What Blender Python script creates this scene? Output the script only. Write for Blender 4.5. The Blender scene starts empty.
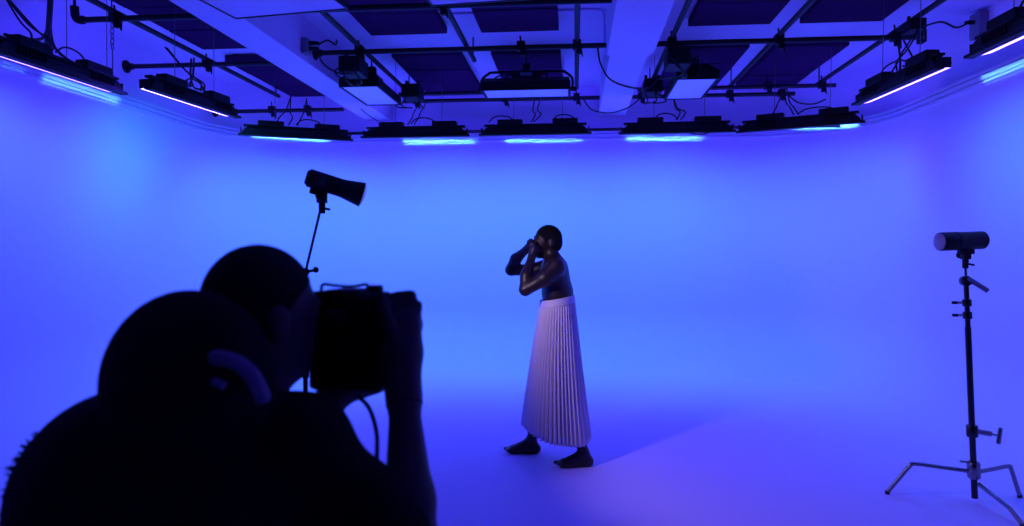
import bpy, math, random
import numpy as np
from mathutils import Vector, Matrix, Euler

# ------------------------------------------------------------------ camera, world, exposure
S = bpy.context.scene
COL = S.collection
CAMZ, FPX = 1.53, 683.0
YAW, PITCH = math.atan(63/683), math.atan(15/683)
cd = bpy.data.cameras.new('camera_view'); cam = bpy.data.objects.new('camera_view', cd); COL.objects.link(cam)
cd.sensor_width = 36.0; cd.lens = 36.0*FPX/1024; cd.clip_start = 0.05
cam.location = (0, 0, CAMZ)
cam.rotation_euler = (math.pi/2-PITCH, 0, YAW)
cd.dof.use_dof = True; cd.dof.focus_distance = 4.9; cd.dof.aperture_fstop = 2.8
S.camera = cam
wd = bpy.data.worlds.new('studio_dark'); S.world = wd; wd.use_nodes = True
wd.node_tree.nodes['Background'].inputs[0].default_value = (0.02, 0.015, 0.2, 1)
wd.node_tree.nodes['Background'].inputs[1].default_value = 0.02
S.view_settings.view_transform = 'Standard'; S.view_settings.look = 'None'
S.view_settings.gamma = 1.0; S.view_settings.use_curve_mapping = False
S.view_settings.exposure = 0.0
S.cycles.max_bounces = 10; S.cycles.diffuse_bounces = 7; S.cycles.use_denoising = True
LED_COL = (0.08, 0.045, 1.3); LED_W = 72.0          # the wall washers
PANEL_COL = (0.04, 0.05, 1.0); PANEL_W = 0.8         # the ceiling soft lights
STROBE_W = 46.0                                       # the flash head's modelling lamp
LED_TILT = 14.0; TRIM_BEAM_W = 3.2; WASH_W = 10.5; WASH_COL = (0.02, 0.5, 1.0)
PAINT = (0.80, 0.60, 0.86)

_fw = Vector((-math.sin(YAW)*math.cos(PITCH), math.cos(YAW)*math.cos(PITCH), -math.sin(PITCH)))
_rt = Vector((math.cos(YAW), math.sin(YAW), 0)); _up = _rt.cross(_fw)
def W(px, py, Y=None, z=None, d=None):
    r = _fw + _rt*((px-512)/FPX) + _up*((263-py)/FPX)
    t = d if d is not None else (Y/r.y if Y is not None else (z-CAMZ)/r.z)
    return Vector((0, 0, CAMZ)) + r*t

# ------------------------------------------------------------------ materials
MATS = {}
def mat(name, col, rough=0.6, metal=0.0, spec=0.5, emit=None, ew=0.0, noise=0.0, nscale=8.0, bump=0.0, bscale=60.0, sheen=0.0):
    if name in MATS: return MATS[name]
    m = bpy.data.materials.new(name); m.use_nodes = True; nt = m.node_tree; b = nt.nodes['Principled BSDF']
    b.inputs['Base Color'].default_value = (*col, 1); b.inputs['Roughness'].default_value = rough
    b.inputs['Metallic'].default_value = metal; b.inputs['Specular IOR Level'].default_value = spec
    b.inputs['Sheen Weight'].default_value = sheen
    if emit:
        b.inputs['Emission Color'].default_value = (*emit, 1); b.inputs['Emission Strength'].default_value = ew
    if noise or bump:
        tc = nt.nodes.new('ShaderNodeTexCoord')
    if noise:
        n = nt.nodes.new('ShaderNodeTexNoise'); n.inputs['Scale'].default_value = nscale; n.inputs['Detail'].default_value = 4
        nt.links.new(tc.outputs['Object'], n.inputs['Vector'])
        mx = nt.nodes.new('ShaderNodeMix'); mx.data_type = 'RGBA'
        mx.inputs[6].default_value = (*[c*(1-noise) for c in col], 1); mx.inputs[7].default_value = (*[min(1, c*(1+noise)) for c in col], 1)
        nt.links.new(n.outputs['Fac'], mx.inputs[0]); nt.links.new(mx.outputs[2], b.inputs['Base Color'])
    if bump:
        n2 = nt.nodes.new('ShaderNodeTexNoise'); n2.inputs['Scale'].default_value = bscale; n2.inputs['Detail'].default_value = 3
        nt.links.new(tc.outputs['Object'], n2.inputs['Vector'])
        bp = nt.nodes.new('ShaderNodeBump'); bp.inputs['Strength'].default_value = bump; bp.inputs['Distance'].default_value = 0.01
        nt.links.new(n2.outputs['Fac'], bp.inputs['Height']); nt.links.new(bp.outputs['Normal'], b.inputs['Normal'])
    MATS[name] = m
    return m
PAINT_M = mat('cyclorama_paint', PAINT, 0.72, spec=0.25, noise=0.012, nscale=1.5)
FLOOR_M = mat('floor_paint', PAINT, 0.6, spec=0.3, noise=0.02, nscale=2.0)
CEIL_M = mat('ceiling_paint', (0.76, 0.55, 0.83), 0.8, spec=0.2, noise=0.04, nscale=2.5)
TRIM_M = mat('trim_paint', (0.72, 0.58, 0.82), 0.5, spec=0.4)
BLACK = mat('black_metal', (0.013, 0.008, 0.016), 0.55, spec=0.2)
PIPE_M = mat('pipe_black', (0.022, 0.014, 0.028), 0.5, 0.0, spec=0.25, noise=0.2, nscale=5)
FELT = mat('acoustic_board', (0.055, 0.008, 0.065), 0.95, spec=0.05, noise=0.25, nscale=9, bump=0.3, bscale=90)
PLAST = mat('black_plastic', (0.010, 0.008, 0.012), 0.5, spec=0.2)
RUBBER = mat('cable_rubber', (0.012, 0.012, 0.014), 0.6)
WIRE = mat('steel_wire', (0.18, 0.18, 0.2), 0.4, 0.9)
CHROME = mat('chrome', (0.26, 0.24, 0.27), 0.25, 1.0)
DCHROME = mat('dark_steel', (0.05, 0.045, 0.055), 0.3, 1.0)
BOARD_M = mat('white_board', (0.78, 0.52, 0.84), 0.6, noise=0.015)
BOXGREY = mat('grey_box', (0.20, 0.18, 0.24), 0.6)
LED_M = mat('led_cover', (0.8, 0.8, 0.9), 0.4, emit=LED_COL, ew=LED_W)
LED_DIM = mat('led_cover_dimmed', (0.8, 0.8, 0.9), 0.4, emit=LED_COL, ew=LED_W*0.4)
SOFT_M = mat('soft_light_cover', (0.62, 0.58, 0.7), 0.5, emit=PANEL_COL, ew=PANEL_W)
GLASS_F = mat('frosted_glass', (0.30, 0.26, 0.42), 0.4, spec=0.3)
GLASS_L = mat('frosted_glass_lit', (0.5, 0.48, 0.6), 0.35, emit=(0.8, 0.75, 1.0), ew=0.05)
SKIN = mat('skin', (0.022, 0.011, 0.010), 0.42, spec=0.5, noise=0.12, nscale=14)
SKIN2 = mat('skin_photographer', (0.10, 0.06, 0.05), 0.55, spec=0.3, noise=0.1, nscale=14)
HAIR = mat('hair_black', (0.006, 0.005, 0.006), 0.85, spec=0.2, bump=0.6, bscale=160)
SKIRT_M = mat('skirt_satin', (0.80, 0.72, 0.80), 0.5, spec=0.4, sheen=0.3)
SHIRT = mat('dark_fleece', (0.010, 0.009, 0.011), 0.95, spec=0.1, noise=0.3, nscale=30, bump=0.5, bscale=180)
JEANS = mat('dark_trousers', (0.012, 0.012, 0.016), 0.9, spec=0.1)
COLLAR_M = mat('collar_cotton', (0.25, 0.21, 0.27), 0.8)
SHOE_M = mat('shoe_black', (0.014, 0.014, 0.015), 0.5)

# ------------------------------------------------------------------ mesh helpers
def link(o, parent=None):
    COL.objects.link(o)
    if parent: o.parent = parent
    return o
def tag(o, label=None, cat=None, group=None, kind=None):
    if label: o['label'] = label
    if cat: o['category'] = cat
    if group: o['group'] = group
    if kind: o['kind'] = kind
    return o
def empty(name, loc, label, cat, group=None, rot=(0, 0, 0)):
    o = bpy.data.objects.new(name, None); o.empty_display_size = 0.1
    o.location = loc; o.rotation_euler = rot
    return tag(link(o), label, cat, group)
def copy_tree(o, parent=None):
    c = o.copy(); COL.objects.link(c); c.parent = parent
    for ch in list(o.children): copy_tree(ch, c)
    return c
def frame_of(d):
    d = Vector(d).normalized(); a = Vector((0, 0, 1)) if abs(d.z) < 0.95 else Vector((1, 0, 0))
    u = a.cross(d).normalized(); return u, d.cross(u)
def smooth_path(pts, n=6):
    P = [Vector(p) for p in pts]; out = []
    for i in range(len(P)-1):
        p0 = P[max(i-1, 0)]; p1 = P[i]; p2 = P[i+1]; p3 = P[min(i+2, len(P)-1)]
        for k in range(n):
            t = k/n
            out.append(0.5*((2*p1)+(p2-p0)*t+(2*p0-5*p1+4*p2-p3)*t*t+(3*p1-p0-3*p2+p3)*t*t*t))
    out.append(P[-1]); return out
class MB:
    def __init__(s): s.v = []; s.f = []
    def add(s, vs, fs):
        b = len(s.v); s.v += [Vector(v) for v in vs]; s.f += [tuple(i+b for i in f) for f in fs]; return s
    def box(s, c, size, rot=None):
        x, y, z = [q/2 for q in size]; R = rot.to_3x3() if rot else Matrix.Identity(3); c = Vector(c)
        vs = [c+R@Vector(p) for p in ((-x,-y,-z),(x,-y,-z),(x,y,-z),(-x,y,-z),(-x,-y,z),(x,-y,z),(x,y,z),(-x,y,z))]
        return s.add(vs, [(0,3,2,1),(4,5,6,7),(0,1,5,4),(1,2,6,5),(2,3,7,6),(3,0,4,7)])
    def tube(s, pts, r, n=8, cap=True, taper=None):
        P = [Vector(p) for p in pts]; rings = []; u = None
        for i, p in enumerate(P):
            d = (P[min(i+1, len(P)-1)]-P[max(i-1, 0)]).normalized()
            if u is None: u, _ = frame_of(d)
            u = (u-d*u.dot(d)); u = u.normalized() if u.length > 1e-6 else frame_of(d)[0]
            w = d.cross(u); rr = r[i] if isinstance(r, (list, tuple)) else r
            rings.append([p+(u*math.cos(2*math.pi*k/n)+w*math.sin(2*math.pi*k/n))*rr for k in range(n)])
        vs = [q for ring in rings for q in ring]; fs = []
        for i in range(len(P)-1):
            for k in range(n):
                fs.append((i*n+k, i*n+(k+1)%n, (i+1)*n+(k+1)%n, (i+1)*n+k))
        if cap:
            fs.append(tuple(reversed(range(n)))); fs.append(tuple((len(P)-1)*n+k for k in range(n)))
        return s.add(vs, fs)
    def lathe(s, p0, axis, prof, n=20):              # prof: (distance along axis, radius)
        a = Vector(axis).normalized(); p0 = Vector(p0)
        return s.tube_prof([(p0+a*t, r) for t, r in prof], a, n)
    def tube_prof(s, pr, a, n):
        u, w = frame_of(a); vs = []; fs = []
        for p, r in pr:
            vs += [p+(u*math.cos(2*math.pi*k/n)+w*math.sin(2*math.pi*k/n))*max(r, 1e-4) for k in range(n)]
        for i in range(len(pr)-1):
            for k in range(n):
                fs.append((i*n+k, i*n+(k+1)%n, (i+1)*n+(k+1)%n, (i+1)*n+k))
        fs.append(tuple(reversed(range(n)))); fs.append(tuple((len(pr)-1)*n+k for k in range(n)))
        return s.add(vs, fs)
    def ball(s, c, r, n=12, m=8):
        c = Vector(c); r = Vector(r) if hasattr(r, '__len__') else Vector((r, r, r)); vs = []; fs = []
        for i in range(1, m):
            th = math.pi*i/m
            for k in range(n):
                ph = 2*math.pi*k/n
                vs.append(c+Vector((r.x*math.sin(th)*math.cos(ph), r.y*math.sin(th)*math.sin(ph), r.z*math.cos(th))))
        top = len(vs); vs.append(c+Vector((0, 0, r.z))); vs.append(c-Vector((0, 0, r.z)))
        for i in range(m-2):
            for k in range(n): fs.append((i*n+k, (i+1)*n+k, (i+1)*n+(k+1)%n, i*n+(k+1)%n))
        for k in range(n):
            fs.append((top, k, (k+1)%n)); fs.append((top+1, (m-2)*n+(k+1)%n, (m-2)*n+k))
        return s.add(vs, fs)
    def prism(s, poly, x0, x1):                        # (y, z) outline extruded along x
        n = len(poly); vs = [(x0, y, z) for y, z in poly]+[(x1, y, z) for y, z in poly]
        fs = [(i, (i+1)%n, n+(i+1)%n, n+i) for i in range(n)]+[tuple(reversed(range(n))), tuple(range(n, 2*n))]
        return s.add(vs, fs)
    def build(s, name, m, parent=None, origin=None, smooth=False, bevel=0.0):
        me = bpy.data.meshes.new(name); o3 = Vector(origin) if origin is not None else Vector()
        me.from_pydata([tuple(v-o3) for v in s.v], [], s.f); me.validate()
        bm_fix(me)
        o = bpy.data.objects.new(name, me); me.materials.append(m)
        if smooth:
            me.polygons.foreach_set('use_smooth', [True]*len(me.polygons))
            me.set_sharp_from_angle(angle=math.radians(40))
        if bevel:
            b = o.modifiers.new('bevel', 'BEVEL'); b.width = bevel; b.segments = 2; b.limit_method = 'ANGLE'
        if parent is None and origin is not None: o.location = o3
        return link(o, parent)
def bm_fix(me):
    import bmesh
    bm = bmesh.new(); bm.from_mesh(me); bmesh.ops.recalc_face_normals(bm, faces=bm.faces); bm.to_mesh(me); bm.free()

# ------------------------------------------------------------------ organic surfaces: blended round cones and ellipsoids -> one skin
def sdf_mesh(name, prims, h, k0, m, origin, parent=None, flat_z=None):
    lo = np.array([1e9]*3); hi = -lo
    for p in prims:
        if p[0] == 'c':
            for q, r in ((p[1], p[2]), (p[3], p[4])):
                lo = np.minimum(lo, np.array(q)-r-0.04); hi = np.maximum(hi, np.array(q)+r+0.04)
        else:
            R = max(p[2]); lo = np.minimum(lo, np.array(p[1])-R-0.04); hi = np.maximum(hi, np.array(p[1])+R+0.04)
    n = np.ceil((hi-lo)/h).astype(int)+1
    F = np.full(n, 0.2, np.float32)
    ax = [lo[i]+h*np.arange(n[i]) for i in range(3)]
    for p in prims:
        if p[0] == 'c':
            a, ra, b, rb = np.array(p[1], float), p[2], np.array(p[3], float), p[4]; k = p[5] if len(p) > 5 else k0; sub = False
            mn = np.minimum(a-ra, b-rb); mx = np.maximum(a+ra, b+rb)
        else:
            c, rad = np.array(p[1], float), np.array(p[2], float); R = np.array(p[3]) if p[3] is not None else np.eye(3)
            k = p[4] if len(p) > 4 else k0; sub = p[0] == 's'
            mn = c-rad.max(); mx = c+rad.max()
        i0 = np.clip(((mn-0.05-k-lo)/h).astype(int), 0, n-1); i1 = np.clip(((mx+0.05+k-lo)/h).astype(int)+2, 1, n)
        sl = tuple(slice(i0[i], i1[i]) for i in range(3))
        X, Y, Z = np.meshgrid(*[ax[i][sl[i]] for i in range(3)], indexing='ij')
        if p[0] == 'c':
            ba = b-a; L2 = max((ba**2).sum(), 1e-9)
            t = np.clip(((X-a[0])*ba[0]+(Y-a[1])*ba[1]+(Z-a[2])*ba[2])/L2, 0, 1)
            d = np.sqrt((X-a[0]-t*ba[0])**2+(Y-a[1]-t*ba[1])**2+(Z-a[2]-t*ba[2])**2)-(ra+(rb-ra)*t)
        else:
            x, y, z = X-c[0], Y-c[1], Z-c[2]
            u = R[0][0]*x+R[1][0]*y+R[2][0]*z; v = R[0][1]*x+R[1][1]*y+R[2][1]*z; w = R[0][2]*x+R[1][2]*y+R[2][2]*z
            k1 = np.sqrt((u/rad[0])**2+(v/rad[1])**2+(w/rad[2])**2); k2 = np.sqrt((u/rad[0]**2)**2+(v/rad[1]**2)**2+(w/rad[2]**2)**2)
            d = k1*(k1-1)/np.maximum(k2, 1e-6)
        f = F[sl]
        if sub:
            hh = np.clip(0.5-0.5*(f+d)/k, 0, 1); F[sl] = f*(1-hh)-d*hh+k*hh*(1-hh)
        else:
            hh = np.clip(0.5+0.5*(f-d)/k, 0, 1); F[sl] = f*(1-hh)+d*hh-k*hh*(1-hh)
    if flat_z is not None:
        F = np.maximum(F, (flat_z-ax[2])[None, None, :]).astype(np.float32)
    sgn = F < 0
    acc = np.zeros(tuple(n-1)+(3,), np.float32); cnt = np.zeros(tuple(n-1), np.float32)
    cross = []
    for a in range(3):
        s0 = [slice(None)]*3; s1 = [slice(None)]*3; s0[a] = slice(0, -1); s1[a] = slice(1, None)
        f0, f1 = F[tuple(s0)], F[tuple(s1)]; c = sgn[tuple(s0)] != sgn[tuple(s1)]; cross.append(c)
        I = np.argwhere(c); t = f0[c]/(f0[c]-f1[c])
        pos = I.astype(np.float32); pos[:, a] += t
        o1, o2 = [q for q in range(3) if q != a]
        for d1 in (0, 1):
            for d2 in (0, 1):
                J = I.copy(); J[:, o1] -= d1; J[:, o2] -= d2
                ok = (J >= 0).all(1) & (J < np.array(cnt.shape)).all(1); J = J[ok]
                np.add.at(acc, tuple(J.T), pos[ok]); np.add.at(cnt, tuple(J.T), 1)
    has = cnt > 0; idx = np.full(cnt.shape, -1, np.int64); idx[has] = np.arange(has.sum())
    V = acc[has]/cnt[has][:, None]*h+lo
    quads = []
    for a in range(3):
        o1, o2 = (a+1) % 3, (a+2) % 3
        I = np.argwhere(cross[a]); ok = (I[:, o1] > 0) & (I[:, o2] > 0) & (I[:, o1] < cnt.shape[o1]) & (I[:, o2] < cnt.shape[o2]); I = I[ok]
        q = []
        for d1, d2 in ((1, 1), (0, 1), (0, 0), (1, 0)):
            J = I.copy(); J[:, o1] -= d1; J[:, o2] -= d2; q.append(idx[tuple(J.T)])
        q = np.stack(q, 1); inside = sgn[tuple(I.T)]
        q[~inside] = q[~inside][:, ::-1]; quads.append(q)
    Q = np.concatenate(quads); Q = Q[(Q >= 0).all(1)]
    me = bpy.data.meshes.new(name); me.from_pydata((V-np.array(origin)).tolist(), [], Q.tolist()); me.validate()
    me.polygons.foreach_set('use_smooth', [True]*len(me.polygons)); me.materials.append(m)
    o = bpy.data.objects.new(name, me)
    sm = o.modifiers.new('relax', 'SMOOTH'); sm.factor = 0.5; sm.iterations = 3
    if parent is None: o.location = origin
    return link(o, parent)

# ------------------------------------------------------------------ the room: a U-shaped cyclorama with coved corners
XL, XR, YB, ZT, RC, RF, Y0 = -4.45, 3.48, 8.92, 2.93, 1.3, 0.75, -2.2
ZC = 3.64
def plan(off=0.0, seg=18):                    # outline walked left front -> back -> right front, moved outwards by off
    out = []
    pts = []
    for k in range(8): pts.append((Vector((XL, Y0+(YB-RC-Y0)*k/8)), Vector((-1, 0))))
    for k in range(seg+1):
        a = math.pi-math.pi/2*k/seg; pts.append((Vector((XL+RC+RC*math.cos(a), YB-RC+RC*math.sin(a))), Vector((math.cos(a), math.sin(a)))))
    for k in range(1, 8): pts.append((Vector((XL+RC+(XR-XL-2*RC)*k/8, YB)), Vector((0, 1))))
    for k in range(seg+1):
        a = math.pi/2-math.pi/2*k/seg; pts.append((Vector((XR-RC+RC*math.cos(a), YB-RC+RC*math.sin(a))), Vector((math.cos(a), math.sin(a)))))
    for k in range(1, 9): pts.append((Vector((XR, YB-RC-(YB-RC-Y0)*k/8)), Vector((1, 0))))
    return [(p+n*off, n) for p, n in pts]
PLAN = plan(); NP = len(PLAN)
def sweep(name, prof, m, i0=0, i1=None, closed=False, smooth=True):   # prof: (inward offset, z)
    i1 = NP if i1 is None else i1; mb = MB(); n = len(prof); vs = []; fs = []
    for p, nn in PLAN[i0:i1]:
        for ins, z in prof:
            q = p-nn*ins; vs.append((q.x, q.y, z))
    for i in range(i1-i0-1):
        for k in range(n if closed else n-1):
            k2 = (k+1) % n; fs.append((i*n+k, (i+1)*n+k, (i+1)*n+k2, i*n+k2))
    mb.add(vs, fs)
    me = bpy.data.meshes.new(name); me.from_pydata([tuple(v) for v in mb.v], [], mb.f); me.validate()
    me.materials.append(m)
    if smooth:
        me.polygons.foreach_set('use_smooth', [True]*len(me.polygons)); me.set_sharp_from_angle(angle=math.radians(35))
    o = bpy.data.objects.new(name, me); o['kind'] = 'structure'
    return link(o)
cove = [(RF-RF*math.sin(math.pi/2*k/14), RF-RF*math.cos(math.pi/2*k/14)) for k in range(15)]
wallprof = cove+[(0, RF+(ZT-RF)*k/6) for k in range(1, 7)]
sweep('wall_left', wallprof, PAINT_M, 0, 9)
sweep('wall_back', wallprof, PAINT_M, 8, NP-8)
sweep('wall_right', wallprof, PAINT_M, NP-9, NP)
fl = MB(); inner = [p-n*RF for p, n in PLAN]
fl.add([(p.x, p.y, 0) for p in inner]+[(p.x, p.y, -0.12) for p in inner],
       [tuple(reversed(range(NP))), tuple(range(NP, 2*NP))]+[(i, (i+1) % NP, NP+(i+1) % NP, NP+i) for i in range(NP)])
fo = fl.build('floor', FLOOR_M); fo['kind'] = 'structure'
trimprof = [(0.0, 2.925), (0.035, 2.925), (0.035, 2.945), (0.012, 2.945), (0.012, 2.957), (0.045, 2.957), (0.045, 2.992), (0.02, 2.992), (0.02, 3.004), (0.05, 3.004), (0.05, 3.03), (0.0, 3.035), (-0.12, 3.035), (-0.12, 2.925)]
trim = sweep('trim_1', trimprof, TRIM_M, closed=True, smooth=False)
# punched slots in the trim where the two runs of track meet
for (cx, cy0) in ((XL+0.052, 5.72), (XR-0.052, 5.25)):
    for k in range(7):
        MB().box((cx, cy0+k*0.055, 3.017), (0.008, 0.028, 0.012)).build('track_slot', BLACK, trim)
sweep('wall_upper', [(-0.12, 3.035), (-0.12, ZC)], PAINT_M)
ceil = MB().box(((XL+XR)/2, (Y0+YB)/2+0.1, ZC+0.05), (XR-XL+0.6, YB-Y0+0.5, 0.1)).build('ceiling', CEIL_M); ceil['kind'] = 'structure'
ZB = 3.24
MB().box((-2.632, (Y0+9.0)/2, (ZB+ZC)/2+0.002), (0.33, 9.0-Y0, ZC-ZB)).build('beam', CEIL_M, ceil)
MB().box((0.475, (6.1+9.0)/2, (ZB+0.01+ZC)/2+0.002), (0.34, 9.0-6.1, ZC-ZB-0.01)).build('beam', CEIL_M, ceil)
MB().box((0.478, (Y0+6.1)/2, (ZB-0.02+ZC)/2+0.002), (0.40, 6.1-Y0, ZC-ZB+0.02)).build('beam_cladding', CEIL_M, ceil, bevel=0.004)

# ------------------------------------------------------------------ dark acoustic panels under the ceiling, three boards each
cols = [(-3.80, -3.07), (-1.95, -1.21), (-0.885, -0.155), (1.03, 1.76), (2.02, 2.73)]
cw = ['beside the left wall', 'next to the big left beam', 'just left of the central beam', 'just right of the central beam', 'nearest the right wall']
for ri, (ya, yb, rw) in enumerate(((4.63, 6.45, 'front row'), (7.15, 8.93, 'back row'))):
    for ci, (xa, xb) in enumerate(cols):
        dy = 0.28 if (ci == 0 and ri == 0) else 0.0
        t = empty('acoustic_panel', ((xa+xb)/2, (ya+yb)/2+dy, 3.56), 'dark %s acoustic ceiling panel %s' % (rw, cw[ci]), 'acoustic panel', 'dark panels under the ceiling')
        D = (yb-ya)/3
        for k in range(3):
            MB().box((0, (k-1)*D, 0.033+0.003*((k+ci) % 2)), (xb-xa, D-0.018, 0.066)).build('board', FELT, t, bevel=0.004)
        for sx in (-1, 1):
            MB().box((sx*(xb-xa)*0.34, 0, 0.073), (0.05, yb-ya-0.04, 0.014)).build('batten', BLACK, t)

# ------------------------------------------------------------------ pipe grid
def clamp_mb(c, along='y', s=1.0):
    mb = MB(); c = Vector(c)
    mb.box(c, (0.075*s, 0.075*s, 0.085*s)); mb.box(c+Vector((0.02, 0, -0.06*s)), (0.05*s, 0.045*s, 0.05*s))
    mb.tube([c+Vector((0.035*s, 0, -0.02)), c+Vector((0.05*s, 0, -0.11*s))], 0.008*s, 6)
    mb.tube([c+Vector((0, 0, 0.03)), c+Vector((-0.01, 0, 0.10*s))], 0.009*s, 6)
    return mb
ZP, PR = 3.38, 0.024
ylong = [(-3.70, 8.3, 'leftmost, close to the left wall'), (-2.03, 8.35, 'beside the big left beam'), (-1.02, 6.9, 'between the second and third panel columns'), (0.015, 8.2, 'just left of the central beam'), (0.87, 8.25, 'just right of the central beam'), (1.81, 8.3, 'between the two right panel columns'), (2.80, 8.3, 'rightmost, close to the right wall')]
for x, ye, w in ylong:
    z = ZP+0.052
    t = empty('grid_pipe', (x, 3.4, z), 'black ceiling pipe running front to back, %s' % w, 'pipe', 'black ceiling pipes running front to back')
    MB().tube([(0, 0, 0), (0, ye-3.4, 0)], PR, 10).build('tube', PIPE_M, t, smooth=True)
    for yy in (1.35, ye-3.4-0.08):
        MB().tube([(0, yy, 0), (0, yy, ZC-z)], 0.008, 6).build('hanger_rod', PIPE_M, t)
def cross_pipe(x0, x1, y, z, label, clamps, ends='', r=PR):
    t = empty('grid_pipe', (x0, y, z), label, 'pipe', 'black ceiling pipes running side to side')
    MB().tube([(0, 0, 0), (x1-x0, 0, 0)], r, 10).build('tube', PIPE_M, t, smooth=True)
    for cx in clamps: clamp_mb((cx-x0, 0, 0.012), s=1.0).build('clamp', BLACK, t, bevel=0.004)
    if 'F' in ends: MB().lathe((-0.005, 0, 0), (1, 0, 0), [(0, 0.065), (0.012, 0.065), (0.014, 0.036), (0.07, 0.034)], 12).build('end_flange', BLACK, t)
    if 'E' in ends:
        MB().tube(smooth_path([(0.03, 0, 0), (-0.02, 0, 0.005), (-0.045, 0, 0.04), (-0.05, 0, 0.11)], 4), 0.034, 10).build('elbow', BLACK, t, smooth=True)
        MB().tube([(-0.05, 0, 0.1), (-0.05, 0, ZC-z)], 0.012, 8).build('hanger_rod', PIPE_M, t)
    if 'R' in ends: MB().box((x1-x0, 0, 0.0), (0.05, 0.09, 0.11)).build('end_bracket', BLACK, t, bevel=0.006)
    return t
cross_pipe(-4.0, -2.80, 5.24, ZP, 'black side to side ceiling pipe ending in a bent elbow, nearest on the left', [-3.70], 'E')
cross_pipe(-2.46, 0.27, 5.18, ZP, 'black side to side ceiling pipe nearest the camera, passing over the white boards', [-1.02])
cross_pipe(XL-0.11, -2.80, 6.62, ZP, 'black side to side ceiling pipe flanged to left wall above the long lights', [-3.70], 'F')
cross_pipe(-2.46, 0.28, 6.33, ZP, 'black side to side ceiling pipe in mid row between the left and central beams', [-2.03, -0.50, 0.015], 'F')
cross_pipe(0.68, 3.02, 6.33, ZP, 'black side to side ceiling pipe in mid row right of the central beam', [0.87, 1.81, 2.80], 'R')
cross_pipe(-4.43, -2.80, 8.10, 3.21, 'black side to side ceiling pipe flanged to left wall in the far corner', [-3.70, -3.25], 'F')
cross_pipe(-2.10, 0.29, 8.28, ZP-0.05, 'lower black side to side ceiling pipe at the back, left of central beam', [-1.95, -0.85, 0.015])
cross_pipe(0.66, 2.55, 8.28, ZP-0.05, 'lower black side to side ceiling pipe at the back, right of central beam', [0.78, 1.81, 2.40])
cross_pipe(-2.12, -0.95, 8.12, ZP+0.002, 'upper black side to side ceiling pipe at the back, left of central beam', [])
cross_pipe(0.72, 2.95, 8.12, ZP+0.002, 'upper black side to side ceiling pipe at the back, right of central beam', [2.2, 2.80])
cross_pipe(-2.75, 2.90, 7.85, 2.875, 'thin black bar running behind the row of back wall lights', [], r=0.018)

# ------------------------------------------------------------------ long wall-washer lights
FG = 'long black wall washer lights'
def make_washer(L=1.33, name='washer_light'):
    t = bpy.data.objects.new(name, None); link(t); t.empty_display_size = 0.1
    h = L/2
    pf = [(-0.065, 0.02), (-0.072, 0.05), (-0.072, 0.095), (-0.05, 0.115), (0.045, 0.115), (0.065, 0.09), (0.065, 0.05), (-0.02, 0.028), (-0.02, 0.02)]
    n = len(pf); vs = []
    for sg in (-1, 1): vs += [(sg*(h-0.03-max(0, z-0.05)*1.1), y, z) for y, z in pf]
    MB().add(vs, [(k, (k+1) % n, n+(k+1) % n, n+k) for k in range(n)]+[tuple(reversed(range(n))), tuple(range(n, 2*n))]).build('housing', BLACK, t, bevel=0.004)
    MB().prism([(-0.09, 0.0), (-0.09, 0.022), (-0.02, 0.022), (-0.02, 0.0)], -h-0.01, h+0.01).build('lower_rail', BLACK, t)
    MB().prism([(-0.05, 0.118), (-0.05, 0.138), (0.02, 0.138), (0.02, 0.118)], -h+0.05, h-0.05).build('upper_rail', BLACK, t)
    for s in (-1, 1):
        MB().box((s*(h-0.02), -0.01, 0.055), (0.014, 0.11, 0.08)).build('end_plate', BLACK, t, bevel=0.003)
        MB().box((s*h*0.5+0.03, -0.015, 0.155), (0.30, 0.11, 0.075)).build('driver_box', PLAST, t, bevel=0.008)
        mb = MB()
        for k in range(9): mb.box((s*h*0.55-0.10+0.03*k, -0.08, 0.072), (0.008, 0.02, 0.06))
        mb.build('cooling_fin', BLACK, t)
    a = math.radians(LED_TILT); c = Vector((0, 0.025, 0.022)); v = Vector((0, math.cos(a), math.sin(a)))*0.038; nn = Vector((0, math.sin(a), -math.cos(a)))*0.008
    mb = MB().add([c-v+Vector((x, 0, 0))+q for q in (Vector(), nn) for x in (-h+0.05, h-0.05)]+[c+v+Vector((x, 0, 0))+q for q in (Vector(), nn) for x in (-h+0.05, h-0.05)],
                  [(2, 3, 7, 6), (0, 4, 5, 1), (0, 1, 3, 2), (4, 6, 7, 5), (0, 2, 6, 4), (1, 5, 7, 3)])
    mb.build('led_strip', LED_M, t)
    return t
_first = [None]
WS, ZW = 0.92, 2.775
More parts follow.
